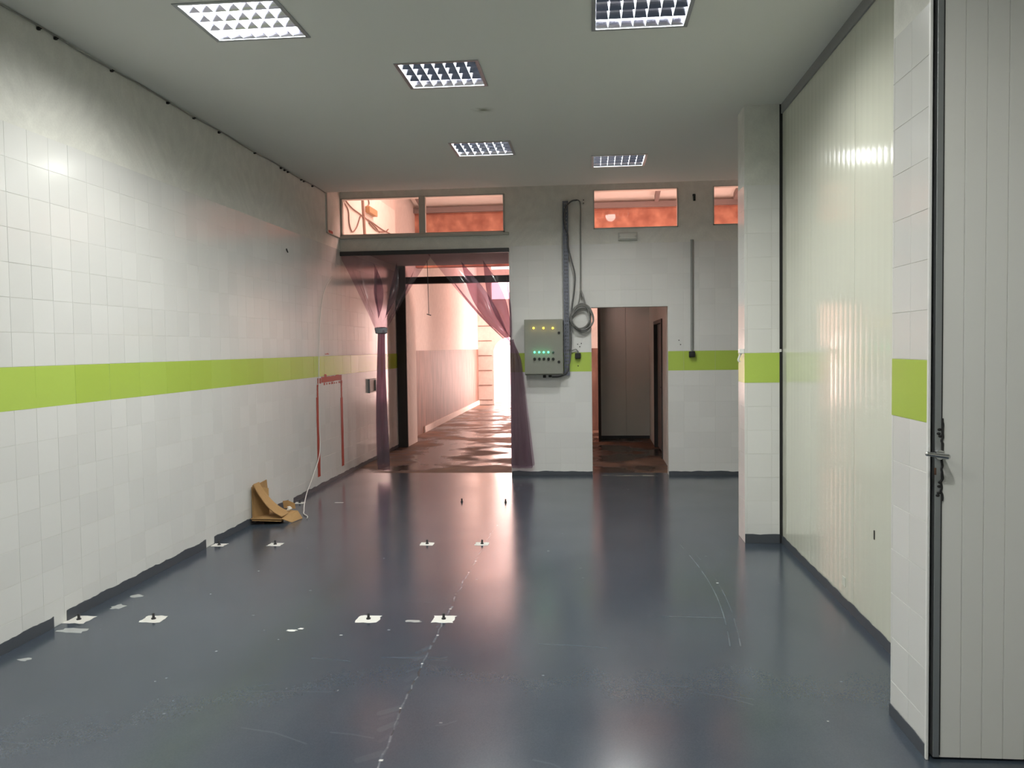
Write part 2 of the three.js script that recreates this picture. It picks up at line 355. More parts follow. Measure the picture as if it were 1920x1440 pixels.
struct('trim_2', [rbx(1.262, 1.272, 0, CEIL, -3.378, -3.362, 0.003)], M.whitePaint, 'white corner bead on the edge of the tiled pier', 'trim');

// a ribbed sheet: flat face at x, ribs along y; made as one strip of small rounded steps
function ribbed(s0, s1, y0, y1, pitch, depth, flat, thick) {   // s runs along the wall, +n is the visible side
  const s = new THREE.Shape(); s.moveTo(s0, -thick); s.lineTo(s0, 0);
  const n = Math.max(1, Math.round((s1 - s0) / pitch)), w = (s1 - s0) / n;
  for (let i = 0; i < n; i++) {
    const a = s0 + i * w;
    if (flat) { if (i) { s.lineTo(a - 0.0016, 0); s.lineTo(a, -depth); s.lineTo(a + 0.0016, 0); } }
    else for (let k = 1; k <= 6; k++) s.lineTo(a + w * k / 6, depth * Math.sin(Math.PI * k / 6));
  }
  s.lineTo(s1, 0); s.lineTo(s1, -thick); s.closePath();
  const g = new THREE.ExtrudeGeometry(s, { depth: y1 - y0, bevelEnabled: false, curveSegments: 1 });
  g.rotateX(-Math.PI / 2); g.translate(0, y0, 0);        // shape x -> x, shape y -> -z, depth -> y
  return g;                                              // visible side looks to -z
}
const wallPanel = struct('wall_right', [bx(1.60, 1.75, 0, CEIL, -7.05, -3.4)], M.plaster, 'wall of tall glossy cream insulated panels', 'wall');
{
  const cuts = [-7.045, -6.15, -5.158, -4.16, -3.776];
  for (let i = 0; i + 1 < cuts.length; i++) {
    const L = cuts[i + 1] - cuts[i], g = ribbed(0.0015, L - 0.0015, 0, CEIL - 0.001, 0.10, 0.0006, false, 0.075);
    g.rotateY(Math.PI / 2);                              // x -> -z, visible -z -> -x
    g.translate(XP, 0, cuts[i + 1]);
    const m = shadows(new THREE.Mesh(merge([g]), M.panel)); m.name = 'panel'; wallPanel.add(m);
  }
}
struct('trim_3', [bx(1.497, XP + 0.004, 0, CEIL, -7.075, -7.032)], M.black, 'black rubber seal between column and panel wall', 'trim');
struct('trim_4', [bx(XP - 0.012, XP + 0.02, CEIL - 0.075, CEIL - 0.0005, -7.03, -3.776)], M.railGrey, 'grey metal rail along the top of the panel wall', 'trim');

const door1 = new THREE.Group(); door1.name = 'door_1'; door1.position.set(1.27, 0, -3.38); door1.userData = { kind: 'structure', label: 'tall white ribbed cold-room door with aluminium edge and lever handle', category: 'door' }; scene.add(door1);
{
  const g = ribbed(0, 1.16, 0.01, CEIL - 0.002, 0.0795, 0.004, true, 0.05); g.rotateY(Math.PI); g.translate(1.314 + 1.16, 0, -3.37);
  part('leaf', [g], M.doorPanel, door1);
  part('stile', [rbx(1.289, 1.3125, 0.01, CEIL - 0.002, -3.42, -3.366, 0.002)], M.alu, door1, 'grey aluminium edge strip');
  part('frame', [bx(1.2725, 1.2888, 0, CEIL - 0.002, -3.46, -3.40)], M.darkSteel, door1, 'dark grey door frame');
  const gasket = []; const R = rng(31);
  gasket.push(tube([V3(1.3135, 0.02, -3.367), V3(1.3135, 1.7, -3.367), V3(1.3135, CEIL - 0.01, -3.367)], 0.0022, 8, 6));
  const seam = []; for (let y = 1.0; y < 1.32; y += 0.012) seam.push(V3(1.3135 + (R() - 0.4) * 0.008, y, -3.366)); gasket.push(tube(seam, 0.0045, 90, 6));
  for (const [x, y] of [[1.305, 1.27], [1.302, 1.255], [1.308, 1.245], [1.305, 1.055], [1.304, 1.03], [1.300, 1.02], [1.308, 1.07]]) { const b = new THREE.SphereGeometry(0.006, 8, 6); b.scale(1.3, 0.9, 0.5); b.translate(x, y, -3.365); gasket.push(b); }
  part('sealant', gasket, M.black, door1, 'black sealant smeared along the seam');
  const h = part('lever_handle', [
    cyl(0.011, 0.011, V3(1.309, 1.175, -3.368), V3(1.309, 1.175, -3.30), 14),
    cyl(0.011, 0.008, V3(1.311, 1.175, -3.304), V3(1.238, 1.186, -3.300), 14), new THREE.SphereGeometry(0.009, 12, 8).translate(1.238, 1.186, -3.300)], M.chrome, door1, 'chrome lever');
  part('rose', [cyl(0.02, 0.018, V3(1.305, 1.175, -3.37), V3(1.305, 1.175, -3.356), 20)], M.chrome, h);
  part('keyhole', [rbx(1.287, 1.295, 1.098, 1.125, -3.368, -3.3655, 0.001)], std({ color: rgb(0.10, 0.05, 0.03), roughness: 0.8 }), door1, 'rusty keyhole');
}
struct('wall_front', [bx(2.474, 3.2, 0, CEIL, -3.46, -3.38)], M.doorPanel, 'white panel wall beside the tall ribbed door', 'wall');
struct('wall_right_near', [bx(3.0, 3.2, 0, CEIL, -3.46, 3.2)], M.plaster, 'plain wall on the near right side', 'wall');
struct('wall_rear', [bx(XL - 0.2, 3.2, 0, CEIL, 3.0, 3.2)], M.plaster, 'plain rear wall behind the viewer', 'wall');

// painted skirting with a brushed upper edge
function skirting(name, a, b, y, normal, seed, label) {
  const R = rng(seed), d = b.clone().sub(a), L = d.length(), n = Math.max(6, Math.round(L / 0.03)), s = new THREE.Shape(); s.moveTo(0, 0); s.lineTo(L, 0);
  for (let i = n; i >= 0; i--) s.lineTo(L * i / n, y + fbm(i * 0.17 + seed, 2.2, 1, 3) * 0.02 + (R() - 0.5) * 0.003);
  s.closePath();
  const g = new THREE.ExtrudeGeometry(s, { depth: 0.003, bevelEnabled: false });
  const m = new THREE.Matrix4().makeBasis(d.clone().normalize(), V3(0, 1, 0), normal); g.applyMatrix4(m); g.translate(a.x + normal.x * 0.0045, 0.0005, a.z + normal.z * 0.0045);
  return struct(name, [g], M.skirting, label, 'skirting');
}
{
  const X1 = V3(1, 0, 0), Z1 = V3(0, 0, 1), NX = V3(-1, 0, 0);
  skirting('baseboard_left', V3(XL, 0, 2.9), V3(XL, 0, -4.70), 0.066, X1, 3, 'dark painted skirting under the near part of the tiled side wall');
  skirting('baseboard_left_2', V3(XL, 0, -4.83), V3(XL, 0, -6.70), 0.066, X1, 5, 'dark painted skirting between the two wall-side floor bolts');
  skirting('baseboard_left_3', V3(XL, 0, -6.86), V3(XL, 0, -8.62), 0.06, X1, 7, 'dark painted skirting behind the cardboard box');
  skirting('baseboard_left_4', V3(XL, 0, -8.78), V3(XL, 0, -13.8), 0.05, X1, 8, 'dark painted skirting under the red tape marks');
  skirting('baseboard_back', V3(-1.0, 0, ZB), V3(0.006, 0, ZB), 0.05, Z1, 13, 'dark painted skirting between curtained opening and doorway');
  skirting('baseboard_back_2', V3(0.945, 0, ZB), V3(2.95, 0, ZB), 0.05, Z1, 17, 'dark painted skirting right of the doorway');
  skirting('baseboard_column', V3(1.224, 0, -7.03), V3(1.496, 0, -7.03), 0.07, Z1, 19, 'dark painted skirting at the foot of the column');
  skirting('baseboard_right', V3(XP - 0.001, 0, -7.03), V3(XP - 0.001, 0, -3.776), 0.062, NX, 23, 'dark painted skirting under the cream panel wall');
  skirting('baseboard_pier', V3(1.27, 0, -3.774), V3(1.27, 0, -3.372), 0.055, NX, 29, 'dark painted skirting under the tiled pier');
}

// transom windows: frames and panes
function windowUnit(name, [x0, x1, y0, y1], mullion, label, frameMat, w = 0.018) {
  const o = new THREE.Group(); o.name = name; o.position.set((x0 + x1) / 2, y0, ZB); o.userData = { kind: 'structure', label, category: 'window' }; scene.add(o);
  const z0 = ZB - 0.05, z1 = ZB + 0.012;
  part('window_frame', [bx(x0, x0 + w, y0, y1, z0, z1), bx(x1 - w, x1, y0, y1, z0, z1), bx(x0, x1, y0, y0 + w, z0, z1), bx(x0, x1, y1 - w * 0.6, y1, z0, z1)], frameMat, o);
  const xs = mullion ? [x0 + w, mullion[0], mullion[1], x1 - w] : [x0 + w, x1 - w];
  if (mullion) part('mullion', [rbx(mullion[0], mullion[1], y0, y1, z0, z1 + 0.004, 0.004)], frameMat, o);
  for (let i = 0; i < xs.length; i += 2) part('pane', [bx(xs[i], xs[i + 1], y0 + w, y1 - w * 0.6, ZB - 0.032, ZB - 0.028)], M.glass, o);
  return o;
}
const wA = windowUnit('window_1', WINDOWS[0], [-2.128, -2.047], 'two-pane transom window above the curtained opening', M.framePaint, 0.02);
part('sill', [rbx(XL + 0.004, -1.0, 3.0, 3.034, ZB - 0.01, ZB + 0.035, 0.004)], M.framePaint, wA);
windowUnit('window_2', WINDOWS[1], null, 'single-pane transom window above the doorway', M.framePaint, 0.012);
windowUnit('window_3', WINDOWS[2], null, 'transom window partly hidden by the tiled column', M.framePaint, 0.012);
// narrow boxed-in strip on the side wall, next to the two-pane window
struct('trim_5', [bx(XL, XL + 0.012, 3.02, CEIL + 0.13, ZB + 0.004, -10.13)], M.plaster, 'boxed-in plaster strip on the side wall beside the two-pane window', 'trim');
struct('trim_6', [rbx(XL + 0.012, XL + 0.02, 3.015, CEIL - 0.002, -10.16, -10.13, 0.003), rbx(XL + 0.0, XL + 0.016, 3.008, 3.022, ZB + 0.04, -10.15, 0.003)], M.framePaint, 'thin batten edging the boxed-in strip', 'trim');

// ---------------------------------------------------------------- recessed louvre lights
const lampProto = {};
function ceilingLight(x, z, w, label, lit) {
  const t = thing('ceiling_light', V3(x, CEIL, z), label, 'ceiling light', 'recessed louvre lights');
  const h = w / 2, Y = 0.085;
  const add = (name, geos, mat) => { const m = shadows(new THREE.Mesh(merge(geos), mat)); m.name = name; t.add(m); return m; };
  // rim and reflecting tray
  add('rim', [bx(-h - 0.012, h + 0.012, -0.005, -0.0005, h - 0.012, h + 0.012), bx(-h - 0.012, h + 0.012, -0.005, -0.0005, -h - 0.012, -h + 0.012), bx(-h - 0.012, -h + 0.012, -0.005, -0.0005, -h + 0.012, h - 0.012), bx(h - 0.012, h + 0.012, -0.005, -0.0005, -h + 0.012, h - 0.012)], M.alu);
  add('tray', [bx(-h + 0.001, h - 0.001, Y, Y + 0.004, -h + 0.001, h - 0.001), bx(-h + 0.001, -h + 0.005, 0, Y, -h + 0.001, h - 0.001), bx(h - 0.005, h - 0.001, 0, Y, -h + 0.001, h - 0.001), bx(-h + 0.005, h - 0.005, 0, Y, -h + 0.001, -h + 0.005), bx(-h + 0.005, h - 0.005, 0, Y, h - 0.005, h - 0.001)], M.whitePaint);
  const rows = 4, cells = 7, dz = (w - 0.024) / rows, dx = (w - 0.024) / cells;
  for (let i = 0; i < rows; i++) { const zz = -h + 0.012 + (i + 0.5) * dz; add('tube', [cyl(0.013, 0.013, V3(-h + 0.015, Y - 0.02, zz), V3(h - 0.015, Y - 0.02, zz), 12)], M.tubeGlow); }
  const vee = (len, wide, high) => { const s = new THREE.Shape(); s.moveTo(-0.0008, 0); s.quadraticCurveTo(-wide * 0.25, high * 0.35, -wide / 2, high); s.lineTo(wide / 2, high); s.quadraticCurveTo(wide * 0.25, high * 0.35, 0.0008, 0); s.closePath(); const g = new THREE.ExtrudeGeometry(s, { depth: len, bevelEnabled: false, curveSegments: 5 }); g.translate(0, 0, -len / 2); return g; };
  for (let i = 0; i <= rows; i++) { const g = vee(w - 0.026, i % rows ? 0.044 : 0.02, 0.042); g.rotateY(Math.PI / 2); g.translate(0, 0.006, -h + 0.012 + i * dz); add('reflector', [g], M.mirror); }
  for (let i = 1; i < cells; i++) { const g = vee(w - 0.026, 0.015, 0.044); g.translate(-h + 0.012 + i * dx, 0.0005, 0); add('louvre_blade', [g], M.blade); }
  const l = new THREE.SpotLight(new THREE.Color(1.0, 1.0, 0.94), lit, 0, 1.47, 0.42, 2);
  l.position.set(0, -0.02, 0); l.target.position.set(0, -3, 0); l.castShadow = true; l.shadow.radius = 3.5; l.shadow.mapSize.set(1024, 1024); l.name = 'lamp_glow';
  t.add(l); t.add(l.target);
  return t;
}
LAMPS.forEach(([x, z, w, label], i) => ceilingLight(x, z, w, label, [7.6, 6, 4.8, 4.5, 7, 7.3, 7.3, 7.3][i]));   // set dimmer towards the far wall to keep the back darker

// ---------------------------------------------------------------- behind the back wall: lobby, corridor, roof space
const ZV = ZB - TB;                                      // rear face of the back wall
struct('floor_corridor', [bx(XL - 0.3, 3.2, -0.15, -0.002, ZB - 0.2, -25.2)], M.screed, 'stained brown screed floor of the corridor behind the curtain', 'floor');
struct('wall_corridor_left', [bx(-3.4, -3.2, 1.57, 5.2, -13.85, -24.6), bx(-3.4, XL, 3.85, 5.2, ZV, -13.85)], M.hallWall, 'pale side wall of the corridor above its dado', 'wall');
struct('wall_corridor_dado', [bx(-3.4, -3.195, 0, 1.57, -14.7, -24.6)], M.dado, 'brown-grey painted dado of the corridor side wall', 'wall');
struct('baseboard_corridor', [bx(-3.195, -3.17, 0, 0.12, -16.2, -24.5)], M.hallWall, 'pale plinth along the corridor side wall', 'skirting');
struct('wall_jamb', [bx(-3.3, -3.0, 0, 2.95, -14.62, -13.84)], M.hallWall, 'pier of the corridor opening, covered by an added dark panel in front and bright on its side', 'wall');
struct('trim_8', [bx(XL + 0.004, -2.99, 0.002, 2.945, -13.838, -13.80)], M.darkBrown, 'dark panel added against the pier of the corridor opening to blacken its front', 'added panel');  // dark panel added so the front of the pier reads black
solo('header_beam', [bx(-3.2, 0.1, 2.662, 2.77, -13.98, -13.84)], M.darkBrown, 'dark steel beam over the corridor opening', 'beam');
struct('ceiling_lobby', [bx(XL - 0.2, 3.2, 2.95, 3.0, ZV, -13.84), bx(0.05, 3.2, 2.95, 3.0, -13.84, -15.1)], M.hallWall, 'low ceiling of the lobby behind the far wall', 'ceiling');
// lobby panels seen through the doorway
const lobby = struct('wall_lobby', [bx(0.16, 3.1, 0, 2.95, -15.06, -15.02)], M.lobbyPanel, 'grey-beige panel partition behind the doorway', 'wall');
for (let i = 0; i < 2; i++) { const m = shadows(new THREE.Mesh(rbx(0.162 + i * 0.44, 0.598 + i * 0.44, 0.0, 2.9, -15.02, -15.0, 0.004), M.lobbyPanel)); m.name = 'panel'; lobby.add(m); }
struct('trim_7', [bx(0.118, 0.162, 0, 2.95, -15.06, -14.68)], M.darkBrown, 'dark brown edge post of the lobby partition', 'trim');
struct('baseboard_lobby', [bx(0.165, 1.0, 0, 0.05, -14.997, -14.985)], M.skirting, 'dark skirting under the lobby partition', 'skirting');
struct('wall_lobby_right', [bx(1.0, 1.1, 0, 2.95, ZV, -12.25), bx(1.0, 1.1, 1.98, 2.95, -12.25, -13.75), bx(1.0, 1.1, 0, 2.95, -13.75, -15.0)], M.lobbyPanel, 'side wall of the lobby with a narrow dark door', 'wall');
const door2 = new THREE.Group(); door2.name = 'door_2'; door2.position.set(1.05, 0, -13); door2.userData = { kind: 'structure', label: 'narrow dark grey side door inside the lobby', category: 'door' }; scene.add(door2);
part('leaf', [bx(1.04, 1.07, 0.02, 1.97, -12.32, -13.68)], M.greyMetal, door2);
part('frame', [bx(0.985, 1.09, 0, 1.98, -12.25, -12.32), bx(0.985, 1.09, 0, 1.98, -13.68, -13.75), bx(0.985, 1.09, 1.93, 1.98, -12.32, -13.68)], M.darkSteel, door2);
part('handle', [cyl(0.01, 0.01, V3(1.04, 1.0, -12.42), V3(1.0, 1.0, -12.42)), cyl(0.009, 0.009, V3(1.0, 1.0, -12.42), V3(1.0, 1.0, -12.54))], M.black, door2);
// corridor shell
struct('wall_corridor_return', [bx(-0.75, 3.2, 1.57, 5.2, -16.7, -16.5)], M.hallWall, 'pale wall across the passage behind the lobby', 'wall');
struct('wall_corridor_return_dado', [bx(-0.75, 3.2, 0, 1.57, -16.7, -16.495)], M.dado, 'brown dado on the wall across the passage', 'wall');
struct('wall_corridor_right', [bx(-0.7, -0.55, 0, 5.2, -16.7, -22.9), bx(-0.7, -0.55, 2.8, 5.2, -22.9, -24.3), bx(-0.7, -0.55, 0, 5.2, -24.3, -24.6)], M.hallWall, 'right wall of the corridor with a wide loading door opening', 'wall');
struct('wall_corridor_right_dado', [bx(-0.755, -0.7, 0, 1.57, -16.5, -22.85)], M.dado, 'brown dado of the right corridor wall', 'wall');
// end wall with the arched way out and two lights above it
{
  const s = new THREE.Shape(); s.moveTo(-3.4, 0); s.lineTo(-0.55, 0); s.lineTo(-0.55, 5.2); s.lineTo(-3.4, 5.2); s.closePath();
  const a = new THREE.Path(); a.moveTo(-2.75, 0.002); a.lineTo(-2.75, 1.45); a.absarc(-2.3, 1.45, 0.45, Math.PI, 0, true); a.lineTo(-1.85, 0.002); a.closePath(); s.holes.push(a);
  for (const [y0, y1] of [[2.98, 3.5], [3.82, 4.0]]) s.holes.push(new THREE.Path([[-2.8, y0], [-2.8, y1], [-1.0, y1], [-1.0, y0]].map(([x, y]) => new THREE.Vector2(x, y))));
  const g = new THREE.ExtrudeGeometry(s, { depth: 0.2, bevelEnabled: false, curveSegments: 20 }); g.translate(0, 0, -24.5);
  const w = struct('wall_corridor_end', [metreUV(g)], M.hallWall, 'end wall of the corridor with an arched way out', 'wall');
  for (let i = 0; i < 6; i++) { const m = shadows(new THREE.Mesh(bx(-3.18, -2.80, 0.12 + i * 0.42, 0.135 + i * 0.42, -24.3, -24.285), M.dado)); m.name = 'rail'; w.add(m); }
}
// roof space seen through the transom windows
struct('wall_clay', [bx(-3.2, 3.2, 3.1, 4.06, -15.9, -15.7), bx(-3.2, 3.2, 4.06, 4.14, -15.92, -15.66)], M.clay, 'rough orange clay-block wall seen through the transom windows', 'wall');
struct('wall_hall_right', [bx(3.1, 3.3, 0, 5.4, ZV, -15.3), bx(3.1, 3.3, 2.55, 5.4, -15.3, -16.5)], M.hallWall, 'end wall of the passage behind the lobby with a side way out', 'wall');
{
  // a roof that slopes down to the clay wall; a salmon translucent sheet lies in it near the far wall
  const ry = (z) => 4.22 + (z + 15.7) * 0.2;
  const slab = (x0, x1, z0, z1, t = 0.05, lift = 0) => { const s = new THREE.Shape([[z0, ry(z0) + lift], [z1, ry(z1) + lift], [z1, ry(z1) + t + lift], [z0, ry(z0) + t + lift]].map(([a, b]) => new THREE.Vector2(a, b))); const g = new THREE.ExtrudeGeometry(s, { depth: x1 - x0, bevelEnabled: false }); g.rotateY(-Math.PI / 2); g.translate(x1, 0, 0); return metreUV(g); };
  struct('ceiling_hall', [slab(-3.4, 3.3, -15.9, -13.3), slab(-3.4, 3.3, -11.4, -10.7), slab(-3.4, -3.1, -13.3, -11.4), slab(2.9, 3.3, -13.3, -11.4), bx(-3.4, 3.3, 4.25, 4.3, -15.7, -16.8)], M.hallRoof, 'pale sloping roof behind the transom windows', 'roof');
  solo('roof_sheet', [slab(-3.1, 2.9, -13.3, -11.4, 0.01, 0.03)], M.sheet, 'translucent salmon roof sheet above the lobby', 'roof sheet', 'translucent roof sheets');
  for (const [x, where] of [[-3.02, 'dark rafter along the side wall behind the two-pane window'], [-1.42, 'dark rafter behind the right pane of the two-pane window'], [1.18, 'dark rafter behind the single-pane transom window'], [2.55, 'dark rafter behind the transom window at the column']]) solo('rafter', [slab(x - 0.035, x + 0.035, -15.5, -10.9, 0.11, -0.118)], M.hallBeam, where, 'rafter', 'rafters of the sloping roof');
  solo('purlin', [bx(-3.2, 3.1, 4.075, 4.17, -15.66, -15.58)], M.hallBeam, 'dark purlin along the top of the clay wall', 'beam');
  struct('wall_hall_upper', [bx(XL - 0.2, 3.3, 3.72, 5.3, ZV, ZV + 0.1)], M.hallWall, 'upper wall above the transom windows, on the roof-space side', 'wall');
  struct('ceiling_corridor', [bx(-3.4, -0.5, 4.5, 4.56, -15.9, -19.5), bx(-3.4, -0.5, 4.5, 4.56, -23.8, -24.6), bx(-3.4, -3.05, 4.5, 4.56, -19.5, -23.8), bx(-0.75, -0.5, 4.5, 4.56, -19.5, -23.8)], M.hallRoof, 'pale roof of the far corridor', 'roof');
  solo('roof_sheet', [bx(-3.05, -0.75, 4.51, 4.52, -19.5, -23.8)], M.sheet, 'translucent salmon roof sheet above the far corridor', 'roof sheet', 'translucent roof sheets');
}
// conduit, junction box and loose cables on the wall behind the two-pane window
{
  const p = (u, v) => at(u, v, 'x', XL + 0.012);
  solo('conduit', [cyl(0.022, 0.022, p(679, 366), p(684, 446))], std({ color: rgb(0.30, 0.20, 0.16), roughness: 0.7 }), 'brown conduit on the wall behind the two-pane window', 'conduit');
  const a = p(686, 386), b = p(701, 407);
  solo('junction_box', [rbx(XL + 0.001, XL + 0.07, b.y, a.y, Math.min(a.z, b.z), Math.max(a.z, b.z), 0.01)], std({ color: rgb(0.42, 0.26, 0.13), roughness: 0.6 }), 'ochre junction box beside the brown conduit', 'junction box');
  const runs = [[[645, 372], [660, 390], [676, 402], [684, 410]], [[643, 376], [653, 395], [655, 420], [660, 434], [668, 428], [676, 405]], [[684, 408], [694, 416], [704, 426], [712, 436]], [[690, 412], [702, 420], [716, 430], [735, 440]], [[692, 418], [706, 432], [724, 434], [728, 430]], [[690, 372], [692, 382], [686, 388]]];
  const said = ['loose cable from the window corner to the ochre junction box', 'loose cable sagging in a loop left of the brown conduit', 'loose cable leaving the junction box downwards to the right', 'long loose cable trailing furthest right from the junction box', 'loose cable with a kinked end below the junction box', 'short loose cable entering the junction box from above'];
  runs.forEach((r, k) => solo('loose_cable', [tube(r.map(([u, v]) => p(u, v)), 0.009, 30, 5)], std({ color: rgb(0.22, 0.14, 0.11), roughness: 0.7 }), said[k], 'cable', 'loose cables by the junction box'));
}

// ---------------------------------------------------------------- clear film curtains
solo('curtain_rail', [rbx(XL + 0.008, -1.0, 2.785, 2.838, ZB + 0.004, ZB + 0.05, 0.004)], M.darkSteel, 'dark steel rail across the top of the curtained opening', 'curtain rail');
function sheet(fn, nu = 60, nv = 50) {                   // fn(u, v) -> Vector3
  const pos = [], uv = [], idx = [];
  for (let j = 0; j <= nv; j++) for (let i = 0; i <= nu; i++) { const p = fn(i / nu, j / nv); pos.push(p.x, p.y, p.z); uv.push(i / nu, j / nv); }
  for (let j = 0; j < nv; j++) for (let i = 0; i < nu; i++) { const a = j * (nu + 1) + i, b = a + 1, c = a + nu + 1, d = c + 1; idx.push(a, c, b, b, c, d); }
  const g = new THREE.BufferGeometry(); g.setAttribute('position', new THREE.Float32BufferAttribute(pos, 3)); g.setAttribute('uv', new THREE.Float32BufferAttribute(uv, 2)); g.setIndex(idx); g.computeVertexNormals();
  return g;
}
const lerp = (a, b, t) => a + (b - a) * t, smooth = (t) => t * t * (3 - 2 * t);
{
  // tied curtain: the sheet runs from the rail into a knot and hangs on as a narrow tail
  const t = thing('film_curtain', V3(-2.6, 0.12, ZB + 0.11), 'clear plastic film curtain tied in a knot with a long tail', 'curtain', 'clear film curtains of the wide opening');
  const KX = -2.615, KY = 1.84, ZC = ZB + 0.10;
  part('sheet', [sheet((u, v) => {
    const y = lerp(2.783, KY, v), e = Math.pow(v, 0.92);
    const x = lerp(lerp(-3.125, -1.99, u), KX + (u - 0.5) * 0.13, Math.max(0, (e - 0.06) / 0.94));
    const z = ZC - 0.07 * (1 - v) + Math.sin(u * 40 + 1.3 * Math.sin(u * 9)) * 0.028 * smooth(v) + Math.sin(u * 15 + v) * 0.03 * Math.sin(v * Math.PI);
    const over = (0.10 * Math.sin(u * 23 + 0.6) + 0.05 * Math.sin(u * 47)) * Math.sin(Math.min(1, v * 1.15) * Math.PI) * Math.sin(u * Math.PI);
    return V3(x + over, y, z);
  }, 150, 40)], M.film, t);
  const fold = (u, n) => { const k = u * n, f = k % 2; return f < 1 ? f : 2 - f; };                    // the sheet runs to and fro n times
  part('tail', [sheet((u, v) => {
    const y = lerp(KY, 0.13 + 0.05 * Math.sin(u * 5), v), w = lerp(0.06, 0.10, smooth(Math.min(1, v * 1.1))), k = fold(u, 5), skew = 1 - 0.35 * Math.abs(Math.sin(u * 9));
    return V3(KX + 0.005 - 0.015 * Math.sin(v * 3) + (k - 0.5) * 2 * w * skew, y, ZC - 0.045 + u * 0.09 + Math.sin(k * 9 + v * 2) * 0.008 + Math.sin(v * 9 + u * 7) * 0.005);
  }, 110, 40)], M.film, t);
  const knot = []; for (let i = 0; i < 3; i++) { const k = new THREE.TorusGeometry(0.062 + i * 0.004, 0.016, 8, 26); k.scale(1, 0.62, 1); k.rotateX(Math.PI / 2 + 0.16 * (i - 1)); k.translate(KX, KY - 0.025 + i * 0.022, ZC); knot.push(k); }
  part('tie', knot, M.greyTape, t, 'grey tape tied round the curtain');
}
{
  // swept curtain: caught on a hook at the right edge of the opening and hanging down in front of the tiles
  const t = thing('film_curtain', V3(-0.95, 0.1, ZB + 0.08), 'clear plastic film curtain swept aside over a hook at the tiles', 'curtain', 'clear film curtains of the wide opening');
  const HX = -0.985, HY = 1.675, ZC = ZB + 0.075;
  part('sheet', [sheet((u, v) => {
    // u = 0: free lower edge; u = 1: edge along the jamb
    const x0 = lerp(-2.02, -1.012, u), y0 = 2.783, k = Math.pow(v, 1.0);
    const x = lerp(x0, HX + (u - 0.5) * 0.03, k), y = lerp(y0, HY + (u - 0.5) * 0.09, k) - (1 - u) * Math.sin(v * Math.PI) * 0.05 + u * 0;
    const z = ZC - 0.05 * (1 - v) + Math.sin(u * 34 + Math.sin(u * 11)) * 0.026 * v + Math.sin(u * 13 + v * 2) * 0.025 * Math.sin(v * Math.PI);
    const over = (0.11 * Math.sin(u * 21 + 1.9) + 0.05 * Math.sin(u * 43)) * Math.sin(v * Math.PI) * Math.sin(u * Math.PI);
    return V3(x + over, y + over * 0.3, z);
  }, 130, 40)], M.film, t);
  const fold = (u, n) => { const k = u * n, f = k % 2; return f < 1 ? f : 2 - f; };
  part('tail', [sheet((u, v) => {
    const n = Math.floor(u * 3), y = lerp(HY + 0.03 - Math.abs(u - 0.35) * 0.05, 0.10 + 0.02 * n, v), k = fold(u, 3);
    const w0 = lerp(0.05, 0.12, smooth(Math.min(1, v * 6))), w = lerp(w0, 0.285 - 0.012 * Math.sin(u * 12), v) * (1 - 0.12 * Math.abs(Math.sin(u * 6.3)));
    return V3(-0.997 + k * w, y, ZC + 0.0 + u * 0.075 + Math.sin(k * 16 + v * 2) * 0.008);
  }, 120, 40)], M.film, t);
  part('hook', [tube([V3(-0.99, 1.70, ZB + 0.0), V3(-0.985, 1.69, ZB + 0.07), V3(-0.985, 1.70, ZB + 0.13), V3(-0.985, 1.73, ZB + 0.135)], 0.006, 16, 6)], M.chrome, t, 'bright metal hook');
}
{
  const a = at(801, 489, 'z', ZB - 0.1), b = at(804, 590, 'z', ZB - 0.1);
  const t = thing('pull_cord', V3(b.x, b.y - 0.02, b.z), 'thin pull cord hanging between the two film curtains', 'cord');
  part('cord', [cyl(0.004, 0.004, a, b, 6)], M.cable, t);
  part('toggle', [cyl(0.006, 0.006, V3(b.x - 0.025, b.y + 0.008, b.z), V3(b.x + 0.03, b.y - 0.01, b.z), 8)], M.cable, t);
}

